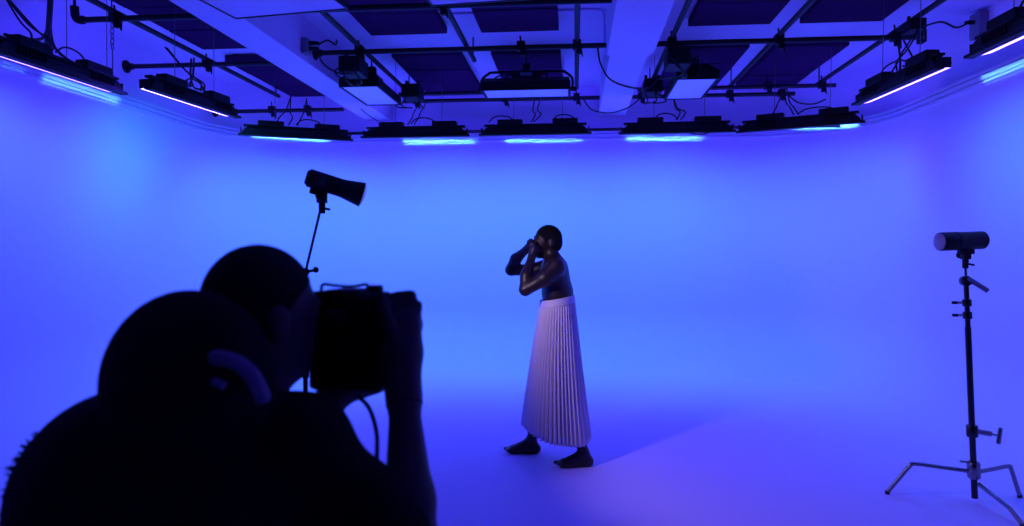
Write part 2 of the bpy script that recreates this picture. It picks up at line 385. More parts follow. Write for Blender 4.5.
def washer(ax, ay, bx, by, label, cables=(), wires=(0.3, 0.75), gap=1.24, wash=1.0, beam=1.0, dim=None, swing=0.0):
    a = Vector((ax, ay, 0)); b = Vector((bx, by, 0)); c = (a+b)/2
    if _first[0] is None: t = _first[0] = make_washer()
    else:
        src = _first[0]; t = src.copy(); COL.objects.link(t)
        for ch in src.children:
            if ch.type != 'MESH' or ch.name.split('.')[0] in ('suspension_wire', 'power_cable'): continue
            q = ch.copy(); COL.objects.link(q); q.parent = t
    t.location = (c.x, c.y, ZW); t.rotation_euler = (0, 0, math.atan2(b.y-a.y, b.x-a.x)); t.scale = (WS, WS, WS)    # +y of the light faces the wall
    tag(t, label, 'light', FG)
    if dim:
        for q in t.children:
            if q.name.startswith('led_strip'): q.data = q.data.copy(); q.data.materials[0] = dim
    for f in wires:
        x = (f-0.5)*1.3
        MB().tube([(x, -0.01, 0.16), (x+0.01, -0.01, (ZC-ZW-0.01)/WS)], 0.0035, 5).build('suspension_wire', WIRE, t)
    for cb in cables:
        MB().tube(smooth_path(cb, 5), 0.008, 6).build('power_cable', RUBBER, t, smooth=True)
    # added narrow area light that draws a bright bar on the trim
    ld = bpy.data.lights.new('added_trim_beam', 'AREA'); ld.shape = 'RECTANGLE'; ld.size = 1.02; ld.size_y = 0.03; ld.spread = math.radians(6)
    ld.energy = TRIM_BEAM_W*beam; ld.color = (0.10, 0.5, 1.0)
    lo = bpy.data.objects.new('added_trim_beam', ld); link(lo, t); lo.location = (0, 0.082, 0.085)
    lo.rotation_euler = (math.radians(90)+math.atan((2.955-ZW-0.08*WS)/gap), 0, 0)
    # added area light turning the wall cyan, separate from the fixture's LED strip
    ld = bpy.data.lights.new('added_wall_wash', 'AREA'); ld.shape = 'RECTANGLE'; ld.size = 1.1; ld.size_y = 0.04; ld.spread = math.radians(130)
    ld.energy = WASH_W*wash; ld.color = WASH_COL
    lo = bpy.data.objects.new('added_wall_wash', ld); link(lo, t); lo.location = (0, 0.088, 0.055)
    if swing: ld.size = 0.14; ld.spread = math.radians(165); lo.location = (0.52, 0.135, 0.055)
    lo.rotation_euler = (math.radians(90-62), 0, math.radians(-swing))
    return t
def loopc(x, w=0.16, hh=0.07): return [(x-w, -0.02, 0.17), (x-w*0.6, -0.03, 0.17+hh*0.8), (x, -0.03, 0.17+hh), (x+w*0.6, -0.03, 0.17+hh*0.7), (x+w, -0.02, 0.17)]
def upc(x, dx, bend=0.05, ye=0.6, top=0.60): return [(x, -0.02, 0.16), (x+bend, 0.02, 0.26), (x+dx*0.6, ye*0.4, 0.36), (x+dx, ye, top)]
washer(-2.39, 7.64, -1.20, 7.62, 'long black light on back wall beside the left beam end', [upc(-0.1, 0.02), upc(-0.02, 0.03), loopc(0.1)])
washer(-1.05, 7.61, 0.165, 7.58, 'long black light at the middle of back wall, left of central beam', [upc(-0.05, 0.0), upc(-0.02, 0.05, 0.09), loopc(-0.4), loopc(0.35, 0.14)])
washer(0.48, 7.64, 1.71, 7.60, 'long black light on back wall just right of central beam', [upc(0.0, 0.03), upc(0.05, -0.02, 0.06), loopc(-0.12, 0.14), [(0.1, -0.05, 0.02), (0.2, -0.09, -0.02), (0.32, -0.09, -0.02), (0.4, -0.06, 0.02)]])
washer(1.78, 7.67, 2.87, 7.16, 'long black light angled across the right back corner', [upc(-0.3, 0.06), upc(-0.05, -0.2, -0.05), upc(0.0, -0.22, -0.06), loopc(0.2, 0.2, 0.05)], gap=0.95, wash=0.7, beam=0.7)
washer(-3.70, 7.30, -2.62, 7.82, 'long black light angled across the left back corner', [upc(-0.1, 0.05, 0.05, 0.45), upc(0.0, 0.15, 0.05, 0.45), loopc(0.15), upc(-0.25, 0.2, 0.05, 0.4)], gap=0.85, beam=1.0, wash=1.05)
washer(-3.39, 5.10, -3.28, 6.34, 'long black light on left wall, farther one toward the corner', [upc(0.1, 0.03, 0.05, 0.36), upc(0.15, -0.05, 0.05, 0.36), loopc(0.0)], gap=1.08, beam=0.13, wash=1.3, swing=36)
washer(-3.74, 4.02, -3.71, 5.30, 'long black light on left wall, cut by the left picture edge', [upc(-0.1, -0.1, 0.05, 0.3), upc(0.0, -0.2, -0.1, 0.3), loopc(0.1), upc(-0.3, 0.1, 0.05, 0.3)], wires=(0.55, 0.9), gap=0.68, wash=0.25, beam=0.02, dim=LED_DIM)
washer(2.49, 6.27, 2.57, 5.02, 'long black light on right wall, farther one with a bright edge', [upc(-0.1, -0.15, 0.05, 0.3), upc(0.0, -0.2, -0.08, 0.3), loopc(-0.05, 0.25)], gap=0.9, wash=0.5, beam=0.15, dim=LED_DIM)
washer(2.63, 4.78, 2.65, 3.55, 'long black light on right wall, cut by the right picture edge', [loopc(0.0, 0.2)], gap=0.82, wash=0.3, beam=0.03, dim=LED_DIM)

# ------------------------------------------------------------------ soft lights hung under the grid
def soft_light(c, rz, label, yoke_flip=1):
    t = empty('soft_light_panel', c, label, 'light', 'soft light panels under the ceiling grid', (0, 0, rz))
    w, d = 0.90, 0.40
    mb = MB()
    for s in (-1, 1):
        mb.box((0, s*(d/2-0.012), 0.045), (w, 0.024, 0.09)); mb.box((s*(w/2-0.012), 0, 0.045), (0.024, d-0.048, 0.09))
    mb.build('frame', PLAST, t, bevel=0.004)
    MB().box((0, 0, 0.014), (w-0.05, d-0.05, 0.012)).build('diffuser', SOFT_M, t)
    MB().prism([(-d/2+0.01, 0.09), (-0.09, 0.15), (0.09, 0.15), (d/2-0.01, 0.09)], -w/2+0.01, w/2-0.01).build('back_shell', PLAST, t, bevel=0.005)
    bx = MB().box((0, 0, 0.185), (0.30, 0.16, 0.07)).build('power_box', BLACK, t, bevel=0.008)
    MB().box((0, -0.085, 0.185), (0.12, 0.01, 0.035)).build('control_plate', BOXGREY, bx)
    for s in (-1, 1): MB().tube([(s*0.21, 0, 0.15), (s*0.21, 0, 0.20), (s*0.15, 0, 0.205)], 0.012, 6).build('handle', BLACK, t)
    h = ZP-0.03-c[2]
    MB().tube(smooth_path([(-w/2-0.018, 0, 0.03), (-w/2-0.018, 0, h*0.65), (-w/2+0.05, 0, h*0.93), (-w/2+0.14, 0, h), (w/2-0.14, 0, h), (w/2-0.05, 0, h*0.93), (w/2+0.018, 0, h*0.65), (w/2+0.018, 0, 0.03)], 5), 0.014, 8).build('yoke', BLACK, t, smooth=True)
    for s in (-1, 1): MB().lathe((s*(w/2+0.0), 0, 0.045), (s, 0, 0), [(0, 0.02), (0.05, 0.024), (0.055, 0.02)], 10).build('tilt_knob', BLACK, t)
    mb = clamp_mb((0, 0, h+0.03), s=1.1); mb.build('clamp', BLACK, t, bevel=0.004)
    MB().tube(smooth_path([(-0.1, 0.03, 0.19), (-0.22, 0.06, 0.22), (-0.33, 0.05, 0.19), (-0.36, 0.02, 0.12), (-0.30, 0.0, 0.15)], 5), 0.008, 6).build('power_cable', RUBBER, t, smooth=True)
    return t
soft_light((-2.13, 7.05, 3.12), math.pi/2, 'pale soft light panel hanging beside the big left beam')
soft_light((-0.50, 7.08, 3.12), 0.0, 'wide pale soft light panel hanging in a curved yoke at centre')
soft_light((1.15, 7.05, 3.12), math.pi/2, 'pale soft light panel hanging right of the central beam')
# brackets, ballasts and clamps that crowd the pipe crossings above the left and right panels
def rig_cluster(c, seed, label, sc=1.0):
    rnd = random.Random(seed); c = Vector(c); t = empty('rigging_ballast', c, label, 'ballast', 'ballasts clamped to the grid'); t.scale = (sc, sc, sc)
    MB().box((0, 0, 0), (0.20, 0.30, 0.15)).build('case', BLACK, t, bevel=0.01)
    MB().box((0.0, -0.155, 0.0), (0.13, 0.015, 0.08)).build('front_plate', PLAST, t)
    for k in range(3):
        x = -0.07+0.07*k; MB().tube(smooth_path([(x, -0.15, -0.03), (x+rnd.uniform(-.05, .05), -0.22, -0.10), (x+rnd.uniform(-.1, .1), -0.15, -0.18), (x+rnd.uniform(-.1, .1), 0.05, -0.16)], 5), 0.008, 6).build('power_cable', RUBBER, t, smooth=True)
    for s in (-1, 1): MB().box((s*0.07, 0, 0.10), (0.03, 0.05, 0.08)).build('hook', BLACK, t, bevel=0.004)
rig_cluster((-2.10, 6.37, 3.245), 1, 'black ballast box clamped to the pipe crossing by the left beam')
rig_cluster((0.92, 6.37, 3.245), 2, 'black ballast box clamped to the pipe crossing right of the central beam')
rig_cluster((0.85, 7.75, 3.31), 3, 'black ballast box on the front to back pipe above the right soft light')
rig_cluster((-1.86, 7.75, 3.31), 4, 'black ballast box on the front to back pipe behind the left soft light')
rig_cluster((2.80, 6.0, 3.37), 5, 'small black ballast box on the rightmost pipe above the right wall light', 0.6)

# ------------------------------------------------------------------ white boards hung under the near grid
def board(c, size, rz, label):
    t = empty('reflector_board', c, label, 'board', 'white boards hung under the grid', (0, 0, rz))
    MB().box((0, 0, 0.01), (size[0], size[1], 0.02)).build('sheet', BOARD_M, t)
    mb = MB()
    for s in (-1, 1):
        mb.box((0, s*(size[1]/2+0.006), 0.012), (size[0]+0.02, 0.012, 0.036)); mb.box((s*(size[0]/2+0.006), 0, 0.012), (0.012, size[1], 0.036))
    mb.build('edge_frame', PIPE_M, t)
    for sx in (-1, 1):
        for sy in (-1, 1): MB().tube([(sx*size[0]*0.4, sy*size[1]*0.4, 0.02), (sx*size[0]*0.4, sy*size[1]*0.4, ZC-c[2])], 0.004, 5).build('suspension_wire', WIRE, t)
board((-2.04, 3.916, 3.14), (0.84, 1.3, 0), math.radians(-8), 'white board hung flat under the ceiling above the far left beam, left of two')
board((-0.577, 3.81, 3.14), (0.84, 1.3, 0), math.radians(-5), 'white board hung flat under the ceiling at top centre, right of two')

# ------------------------------------------------------------------ outlets, conduit, loose cables
def cable(pts, label, r=0.009, n=7):
    P = smooth_path(pts, n); o = MB().tube(P, r, 6).build('power_cable', RUBBER, None, origin=P[0], smooth=True)
    return tag(o, label, 'cable', 'loose black cables')
def outlet(c, size, nrm, label, plugs):
    t = empty('outlet_box', c, label, 'outlet'); n = Vector(nrm)
    MB().box((0, 0, 0), size).build('box', BOXGREY, t, bevel=0.006)
    u = Vector((0, 1, 0))
    for k in range(plugs):
        MB().lathe(n*0.03+u*0.0+Vector((0, 0, 0.03-0.05*k)), n, [(0, 0.018), (0.05, 0.02), (0.09, 0.012)], 8).build('plug', BLACK, t)
outlet((-2.437, 6.05, 3.36), (0.06, 0.11, 0.14), (1, 0, 0), 'grey outlet box with two black plugs on side of left beam', 2)
outlet((XR+0.08, 6.45, 3.50), (0.08, 0.16, 0.22), (-1, 0, 0), 'grey junction box high on the right wall', 1)
cable([(-2.33, 6.05, 3.37), (-2.25, 6.08, 3.42), (-2.2, 6.15, 3.40), (-2.22, 6.25, 3.47)], 'short black cable from the beam outlet up to the pipe')
cable([(-2.33, 6.05, 3.33), (-2.30, 6.1, 3.22), (-2.18, 6.2, 3.15), (-2.05, 6.3, 3.18)], 'black cable drooping from the beam outlet to left ballast')
cable([(0.20, 6.28, 3.36), (0.23, 6.3, 3.2), (0.33, 6.4, 3.08), (0.55, 6.6, 3.05), (0.75, 6.9, 3.13), (0.84, 7.2, 3.3)], 'long black cable drooping under the central beam')
cable([(0.10, 8.24, 3.30), (0.2, 8.2, 3.17), (0.4, 8.15, 3.12), (0.6, 8.15, 3.17), (0.75, 8.2, 3.28)], 'black cable drooping under the far end of central beam')
cable([(3.46, 6.45, 3.52), (3.35, 6.42, 3.48), (3.2, 6.38, 3.52), (2.98, 6.33, 3.45)], 'black cable from the right junction box to rightmost pipe')
cable([(-4.39, 5.40, 3.62), (-4.32, 5.30, 3.42), (-4.22, 5.16, 3.22), (-4.0, 4.88, 3.03), (-3.82, 4.70, 2.94)], 'thick black cable dropping from ceiling at far left', 0.022)
cable([(-4.36, 5.38, 3.62), (-4.29, 5.27, 3.40), (-4.18, 5.05, 3.18), (-3.98, 4.6, 3.04), (-3.78, 4.25, 2.95)], 'black cable sweeping down to left wall light', 0.013)
cable([(-4.42, 5.42, 3.62), (-4.34, 5.33, 3.42), (-4.22, 5.22, 3.18), (-4.0, 5.1, 3.02), (-3.80, 5.02, 2.94)], 'black cable curling from left ceiling to light driver', 0.011)
cable([(-2.62, 8.2, 3.235), (-2.5, 8.2, 3.14), (-2.4, 8.22, 3.08)], 'thin black cable by the far end of left beam', 0.006)
cable([(2.45, 8.2, 3.3), (2.55, 8.15, 3.2), (2.7, 8.1, 3.17), (2.8, 8.0, 3.2)], 'black cable dangling from the back pipe at right corner')
cable([(-3.68, 6.30, 3.35), (-3.60, 6.15, 3.15), (-3.48, 6.0, 3.0), (-3.36, 5.95, 2.97)], 'black cable hanging from leftmost pipe to far left light')
cable([(-3.64, 6.28, 3.35), (-3.52, 6.05, 3.12), (-3.44, 5.85, 2.98), (-3.38, 5.80, 2.97)], 'second black cable hanging from leftmost pipe, nearer one')
cable([(2.80, 6.28, 3.33), (2.74, 6.1, 3.12), (2.66, 5.95, 2.97), (2.56, 5.9, 2.97)], 'black cable looping from right pipe to far right light')
cable([(2.84, 6.26, 3.33), (2.80, 6.0, 3.10), (2.70, 5.75, 2.98), (2.58, 5.7, 2.97)], 'second black cable looping from right pipe, nearer one')
P = smooth_path([(-1.9, 6.10, ZC-0.012), (-0.1, 6.10, ZC-0.012), (0.16, 6.10, ZC-0.012), (0.235, 6.16, ZC-0.015), (0.262, 6.3, ZC-0.1), (0.262, 6.32, ZP+0.03)], 6)
tag(MB().tube(P, 0.011, 8).build('conduit', CEIL_M, None, origin=P[0], smooth=True), 'thin painted conduit bending down the side of central beam', 'conduit')
# chain hanger with a hook over the left wall light
t = empty('chain_hanger', (-3.70, 5.20, 2.90), 'thin steel chain with hook holding left wall light', 'chain')
MB().tube([(0, 0, 0), (0, 0, 0.22)], 0.005, 5).build('turnbuckle', WIRE, t)
for k in range(5):
    mb = MB(); z = 0.245+k*0.042
    ring = [(0.014*math.cos(a) if k % 2 else 0, 0 if k % 2 else 0.014*math.cos(a), z+0.026*math.sin(a)) for a in [2*math.pi*i/10 for i in range(11)]]
    mb.tube(ring, 0.0045, 5).build('link', WIRE, t)
MB().tube(smooth_path([(0, 0, 0.44), (0.02, 0, 0.47), (0, 0, 0.50), (0, 0, ZC-2.90)], 4), 0.006, 6).build('hook', DCHROME, t)

# ------------------------------------------------------------------ flash heads on stands
def flash_head(base, axis, label, glass, flare, L=0.33, r=0.052, lamp=False, rear=0.42):
    """base: centre of the tilt bracket foot; axis: aim direction"""
    t = empty('flash_head', base, label, 'flash head'); a = Vector(axis).normalized()
    u = Vector((0, 0, 1)); side = a.cross(u).normalized(); upv = side.cross(a).normalized()
    c = Vector((0, 0, 0.145)); back = c-a*L*rear
    MB().lathe(back, a, [(0, r*0.93), (0.004, r*0.99), (0.008, r), (L*0.62, r), (L*0.63, r*1.04), (L*0.66, r*1.04), (L*0.67, r)], 24).build('body', PLAST, t, smooth=True)
    if flare:
        pr = [(L*0.67, r*1.05), (L*0.72, r*1.1), (L*0.98, r*1.36), (L, r*1.4)]; rg = r*1.32
    else:
        pr = [(L*0.67, r*1.0), (L*0.72, r*1.03), (L*0.97, r*1.03), (L, r*1.0)]; rg = r*0.95
    MB().lathe(back, a, pr, 24).build('reflector', PLAST, t, smooth=True)
    MB().lathe(back+a*L, a, [(-0.004, rg), (0.004, rg*0.97), (0.010, rg*0.78), (0.014, rg*0.5), (0.016, rg*0.1)], 24).build('front_glass', glass, t, smooth=True)
    MB().lathe(back-a*0.012, a, [(0, r*0.7), (0.012, r*0.86)], 20).build('rear_panel', BLACK, t)
    mb = MB().box(back+a*L*0.24+side*(r*0.98), (0.05, 0.05, 0.012), Matrix((a, upv, side)).transposed())
    mb.build('maker_plate', mat('dark_grey_plate', (0.03, 0.028, 0.034), 0.6), t)
    MB().box(c-upv*(r+0.012), (L*0.32, 0.035, 0.03), Matrix((a, side, upv)).transposed()).build('foot_rail', BLACK, t, bevel=0.004)
    mb = MB().tube([c-upv*(r+0.02), (0, 0, 0.045)], 0.02, 10); mb.box((0, 0, 0.06), (0.045, 0.045, 0.05)); mb.lathe((0, 0, -0.02), (0, 0, 1), [(0, 0.017), (0.09, 0.019)], 10)
    mb.build('tilt_bracket', BLACK, t, bevel=0.003)
    MB().lathe((0, 0, 0.06), side, [(0.0, 0.012), (0.03, 0.012), (0.032, 0.022), (0.05, 0.022)], 10).build('tilt_knob', BLACK, t)
    MB().tube([(0, 0, 0.01), (0.045, -0.01, 0.0)], 0.007, 6).build('lock_lever', BLACK, t)
    if lamp:
        ld = bpy.data.lights.new('flash_lamp', 'SPOT'); ld.energy = STROBE_W; ld.color = (0.85, 0.62, 1.0)
        ld.spot_size = math.radians(88); ld.spot_blend = 0.6; ld.shadow_soft_size = 0.06
        lo = bpy.data.objects.new('flash_lamp', ld); link(lo, t); lo.location = back+a*(L+0.075)
        lo.rotation_euler = Vector(a).to_track_quat('-Z', 'Y').to_euler()
    return t
# right: chromed turtle-base stand with the head pointing left
RS = W(975, 503, z=0.0); RS = Vector((RS.x, RS.y, 0))
lean = Vector((-0.052, 0.0, 1)).normalized()
t = empty('century_stand', RS, 'chrome turtle base stand carrying a flash head at the right', 'light stand')
MB().tube([lean*0.03, lean*1.06], 0.0175, 14).build('column', DCHROME, t, smooth=True)
MB().tube([lean*1.03, lean*1.32], 0.0145, 12).build('riser', DCHROME, t, smooth=True)
MB().tube([lean*1.32, lean*1.43], 0.008, 8).build('spigot', CHROME, t, smooth=True)
for hh, nm in ((0.40, 'lower_collar'),):
    MB().lathe(lean*hh, lean, [(0, 0.028), (0.005, 0.032), (0.065, 0.032), (0.07, 0.028)], 14).build(nm, DCHROME, t, smooth=True)
kx = lean*0.435
MB().tube([kx+Vector((0.02, -0.005, 0)), kx+Vector((0.10, -0.012, -0.012))], 0.016, 10).build('grip_head', CHROME, t, smooth=True)
kn = MB().tube([kx+Vector((0.10, -0.012, -0.012)), kx+Vector((0.135, -0.016, -0.02))], 0.006, 8).build('locking_bolt', CHROME, t)
MB().box(kx+Vector((0.145, -0.016, -0.022)), (0.022, 0.024, 0.10), Euler((0, 0.12, 0)).to_matrix()).build('tee_handle', CHROME, kn, bevel=0.008)
for hz in (1.205, 1.13):
    cl = MB().lathe(lean*hz, lean, [(-0.022, 0.021), (-0.02, 0.025), (0.02, 0.025), (0.022, 0.021)], 12).build('riser_collar', DCHROME, t, smooth=True)
    MB().tube([lean*hz+Vector((-0.02, 0, 0)), lean*hz+Vector((-0.085, -0.005, 0.0))], 0.008, 8).add(*[[], []]).build('tee_handle', CHROME, cl)
    MB().box(lean*hz+Vector((-0.072, -0.004, 0)), (0.03, 0.018, 0.018)).build('tee_grip', BLACK, cl, bevel=0.004)
kb = lean*1.335
MB().lathe(kb+Vector((0, 0.03, 0)), (0, -1, 0), [(0, 0.026), (0.008, 0.031), (0.045, 0.031), (0.052, 0.026)], 16).build('grip_disc', DCHROME, t, smooth=True)
MB().tube([kb+Vector((-0.01, -0.03, 0.02)), kb+Vector((0.095, -0.05, -0.055))], 0.015, 8).build('grip_lever', CHROME, t, smooth=True)
MB().lathe(lean*0.15, lean, [(0, 0.03), (0.01, 0.036), (0.09, 0.036), (0.1, 0.03)], 14).build('leg_hub', CHROME, t, smooth=True)
MB().tube([lean*0.245+Vector((-0.02, 0, 0)), lean*0.25+Vector((-0.075, 0.0, 0.0))], 0.007, 6).build('hub_knob', CHROME, t)
for pts in (((-0.02, 0, 0.19), (-0.325, 0.08, 0.205), (-0.455, 0.11, 0.012)), ((0.02, 0.01, 0.185), (0.255, 0.10, 0.20), (0.325, 0.12, 0.012)), ((0.01, -0.02, 0.12), (0.04, -0.26, 0.07), (0.055, -0.35, 0.012))):
    lg = MB().tube(smooth_path([pts[0], Vector(pts[0]).lerp(Vector(pts[1]), 0.5), Vector(pts[0]).lerp(Vector(pts[1]), 0.95), Vector(pts[1]).lerp(Vector(pts[2]), 0.1), Vector(pts[1]).lerp(Vector(pts[2]), 0.6), pts[2]], 4), 0.0125, 10).build('leg', CHROME, t, smooth=True)
    MB().lathe(Vector(pts[2])-Vector((0, 0, 0.012)), (0, 0, 1), [(0, 0.014), (0.02, 0.014)], 10).build('rubber_foot', RUBBER, lg)
flash_head(RS+lean*1.43, (-0.97, -0.20, -0.035), 'black flash head pointing left on chrome stand at the right', GLASS_F, False, L=0.28, r=0.054, rear=0.40)
# left: slender stand, its top section tilted, with a flared flash head
LT = W(322, 203, d=3.56); KN = W(305.5, 272, d=3.60); GR = Vector((KN.x-0.004, KN.y, 0))
t = empty('light_stand', GR, 'slender black light stand behind the photographer, its arm tilted', 'light stand')
MB().tube([(0, 0, 0.18), (0, 0, KN.z*0.62)], 0.0125, 10).build('lower_tube', BLACK, t, smooth=True)
MB().tube([(0, 0, KN.z*0.6), KN-GR], 0.0095, 10).build('upper_tube', BLACK, t, smooth=True)
MB().tube([KN-GR-(LT-KN)*0.06, LT-GR], 0.007, 8).build('tilted_arm', BLACK, t, smooth=True)
MB().ball(KN-GR, 0.022).build('swivel_joint', BLACK, t)
MB().tube([KN-GR, KN-GR+Vector((0.055, -0.01, 0.01))], 0.008, 6).ball(KN-GR+Vector((0.06, -0.01, 0.012)), 0.016).build('swivel_knob', BLACK, t)
MB().lathe((0, 0, KN.z*0.6), (0, 0, 1), [(0, 0.016), (0.01, 0.02), (0.05, 0.02), (0.06, 0.015)], 10).build('collar', BLACK, t)
MB().lathe((0, 0, 0.42), (0, 0, 1), [(0, 0.016), (0.01, 0.021), (0.05, 0.021), (0.06, 0.016)], 10).build('leg_hub', BLACK, t)
for k in range(3):
    a = math.radians(200+120*k); q = Vector((math.cos(a), math.sin(a), 0))
    MB().tube([q*0.02+Vector((0, 0, 0.45)), q*0.44+Vector((0, 0, 0.013))], 0.009, 8).build('leg', BLACK, t, smooth=True)
    MB().tube([q*0.012+Vector((0, 0, 0.2)), q*0.22+Vector((0, 0, 0.238))], 0.006, 6).build('brace', BLACK, t)
fa = (0.87, 0.37, -0.285)
flash_head(LT-Vector((0, 0, 0.035)), fa, 'black flared flash head tilted down toward the standing model', GLASS_L, True, L=0.285, r=0.048, lamp=True, rear=0.25)

# ------------------------------------------------------------------ the model
MY = 4.88
def M(px, py, dy=0.0): return W(px, py, Y=MY+dy)
def rotY(deg): return np.array(Matrix.Rotation(math.radians(deg), 3, 'Y'))
def rotZ(deg): return np.array(Matrix.Rotation(math.radians(deg), 3, 'Z'))
pr = []
def C(a, ra, b, rb, k=0.03): pr.append(('c', tuple(a), ra, tuple(b), rb, k))
def E(c, r, R=None, k=0.03): pr.append(('e', tuple(c), r, R, k))
def finger(a, b, c, r=0.0085): C(a, r, b, r*0.92, 0.006); C(b, r*0.92, c, r*0.75, 0.006)
# torso, leaning a little forward (toward the left of the picture)
E(M(555, 276), (0.105, 0.165, 0.15), rotY(-10)); E(M(557.5, 293), (0.114, 0.143, 0.13), rotY(-4)); E(M(559, 310), (0.098, 0.140, 0.12))
E(M(555.5, 267), (0.080, 0.150, 0.075), rotY(-15))                       # shoulder girdle
E(M(549, 276, -0.075), (0.06, 0.075, 0.06), None); E(M(549, 276, 0.075), (0.06, 0.075, 0.06), None)
C(M(554, 263), 0.058, M(550.5, 250), 0.050)                             # neck
# head in profile facing left, chin a little up
E(M(548.5, 238), (0.094, 0.072, 0.090), rotY(12), 0.02); E(M(542, 244.5), (0.062, 0.055, 0.084), rotY(10), 0.02)
E(M(539.5, 253.5), (0.044, 0.045, 0.036), None, 0.02)
C(M(534.6, 240.5), 0.010, M(532.6, 244.5), 0.015, 0.012)              # nose
E(M(534.8, 248.8), (0.014, 0.026, 0.010), None, 0.01); E(M(535.2, 251.2), (0.014, 0.024, 0.010), None, 0.01)
for s in (-1, 1):
    E(M(536.2, 240, s*0.032), (0.012, 0.017, 0.010), None, 0.008); C(M(535, 237.2, s*0.015), 0.010, M(537, 237, s*0.05), 0.010, 0.012)
    E(M(551.5, 243.5, s*0.073), (0.020, 0.010, 0.032), rotY(15), 0.008)
# near arm
C(M(556, 267, -0.165), 0.066, M(545, 278, -0.20), 0.052, 0.04); C(M(545, 278, -0.20), 0.052, M(525.5, 290, -0.185), 0.040)
C(M(525, 289.5, -0.185), 0.041, M(526.5, 276, -0.155), 0.043, 0.02); C(M(526.5, 276, -0.155), 0.043, M(532, 256, -0.085), 0.026, 0.02)
C(M(532, 256, -0.085), 0.028, M(534.5, 249, -0.075), 0.036, 0.015)
for q, (x, y) in enumerate(((530.3, 240), (532, 238), (534, 238.5), (536.5, 240.5))):
    finger(M(533+q*1.2, 248, -0.075), M(531.2+q*1.3, 243.8, -0.085), M(x, y+2, -0.055), 0.0105)
finger(M(536.5, 252, -0.075), M(539, 251.5, -0.07), M(540.5, 248, -0.062), 0.011)
# far arm
C(M(552, 265, 0.165), 0.064, M(535, 270, 0.20), 0.048, 0.04); C(M(535, 270, 0.20), 0.048, M(511.5, 270, 0.19), 0.039)
C(M(510.5, 270, 0.19), 0.040, M(516, 259, 0.16), 0.041, 0.02); C(M(516, 259, 0.16), 0.041, M(527, 249, 0.09), 0.026, 0.02)
C(M(527, 249, 0.09), 0.028, M(530.5, 246, 0.078), 0.036, 0.015)
for q, (x, y) in enumerate(((528, 239.5), (529.5, 237.5), (531.5, 237), (534, 238.5))):
    finger(M(529.5+q*1.2, 245, 0.078), M(528.0+q*1.4, 241.5, 0.085), M(x, y+2, 0.055), 0.0105)
finger(M(533, 248, 0.078), M(535.5, 249, 0.07), M(537, 247, 0.06), 0.011)
# legs and bare feet
FR = W(576, 466.5, z=0.0); FL = W(524, 453, z=0.0)
def leg(hip, foot, fdir, bend):
    kn_ = (Vector(hip)+foot)*0.5+Vector((-bend, 0, 0.03)); an = foot+Vector((0, 0, 0.095))-fdir*0.055
    C(hip, 0.078, kn_, 0.056, 0.04); C(kn_, 0.058, kn_.lerp(an, 0.35), 0.056, 0.03); C(kn_.lerp(an, 0.35), 0.056, an, 0.034, 0.03)
    heel = foot-fdir*0.085+Vector((0, 0, 0.034)); ball_ = foot+fdir*0.09+Vector((0, 0, 0.026)); sd = Vector((-fdir.y, fdir.x, 0))
    C(an, 0.036, heel, 0.036, 0.02); C(an, 0.034, foot+fdir*0.03+Vector((0, 0, 0.045)), 0.032, 0.02); C(heel, 0.033, ball_, 0.028, 0.02)
    C(foot+fdir*0.02+Vector((0, 0, 0.045)), 0.033, ball_-sd*0.015, 0.028, 0.02); C(heel, 0.033, ball_+sd*0.02, 0.026, 0.02)
    for q in range(5):
        b0 = ball_+sd*(q-2)*0.017; C(b0, 0.014, b0+fdir*(0.052-0.006*q), 0.0105 if q else 0.013, 0.008)
leg(M(562, 318, -0.068), FR, Vector((-0.97, -0.24, 0)).normalized(), 0.03)
leg(M(557, 318, 0.068), FL, Vector((-0.99, -0.1, 0)).normalized(), -0.01)
mo = Vector((M(557, 300).x, MY, 0))
person = sdf_mesh('person', pr, 0.0062, 0.03, SKIN, mo, flat_z=0.002)
tag(person, 'person in a long pale pleated skirt, bare chested, hands cupped to mouth', 'person')
sdf_mesh('hair', [('e', tuple(M(548.9, 237.6)), (0.0955, 0.0735, 0.0915), rotY(12), 0.02), ('e', tuple(M(554.5, 244)), (0.056, 0.060, 0.060), None, 0.02),
                  ('s', tuple(M(534, 248.5)), (0.080, 0.2, 0.095), rotY(12), 0.012)], 0.006, 0.02, HAIR, mo, parent=person)
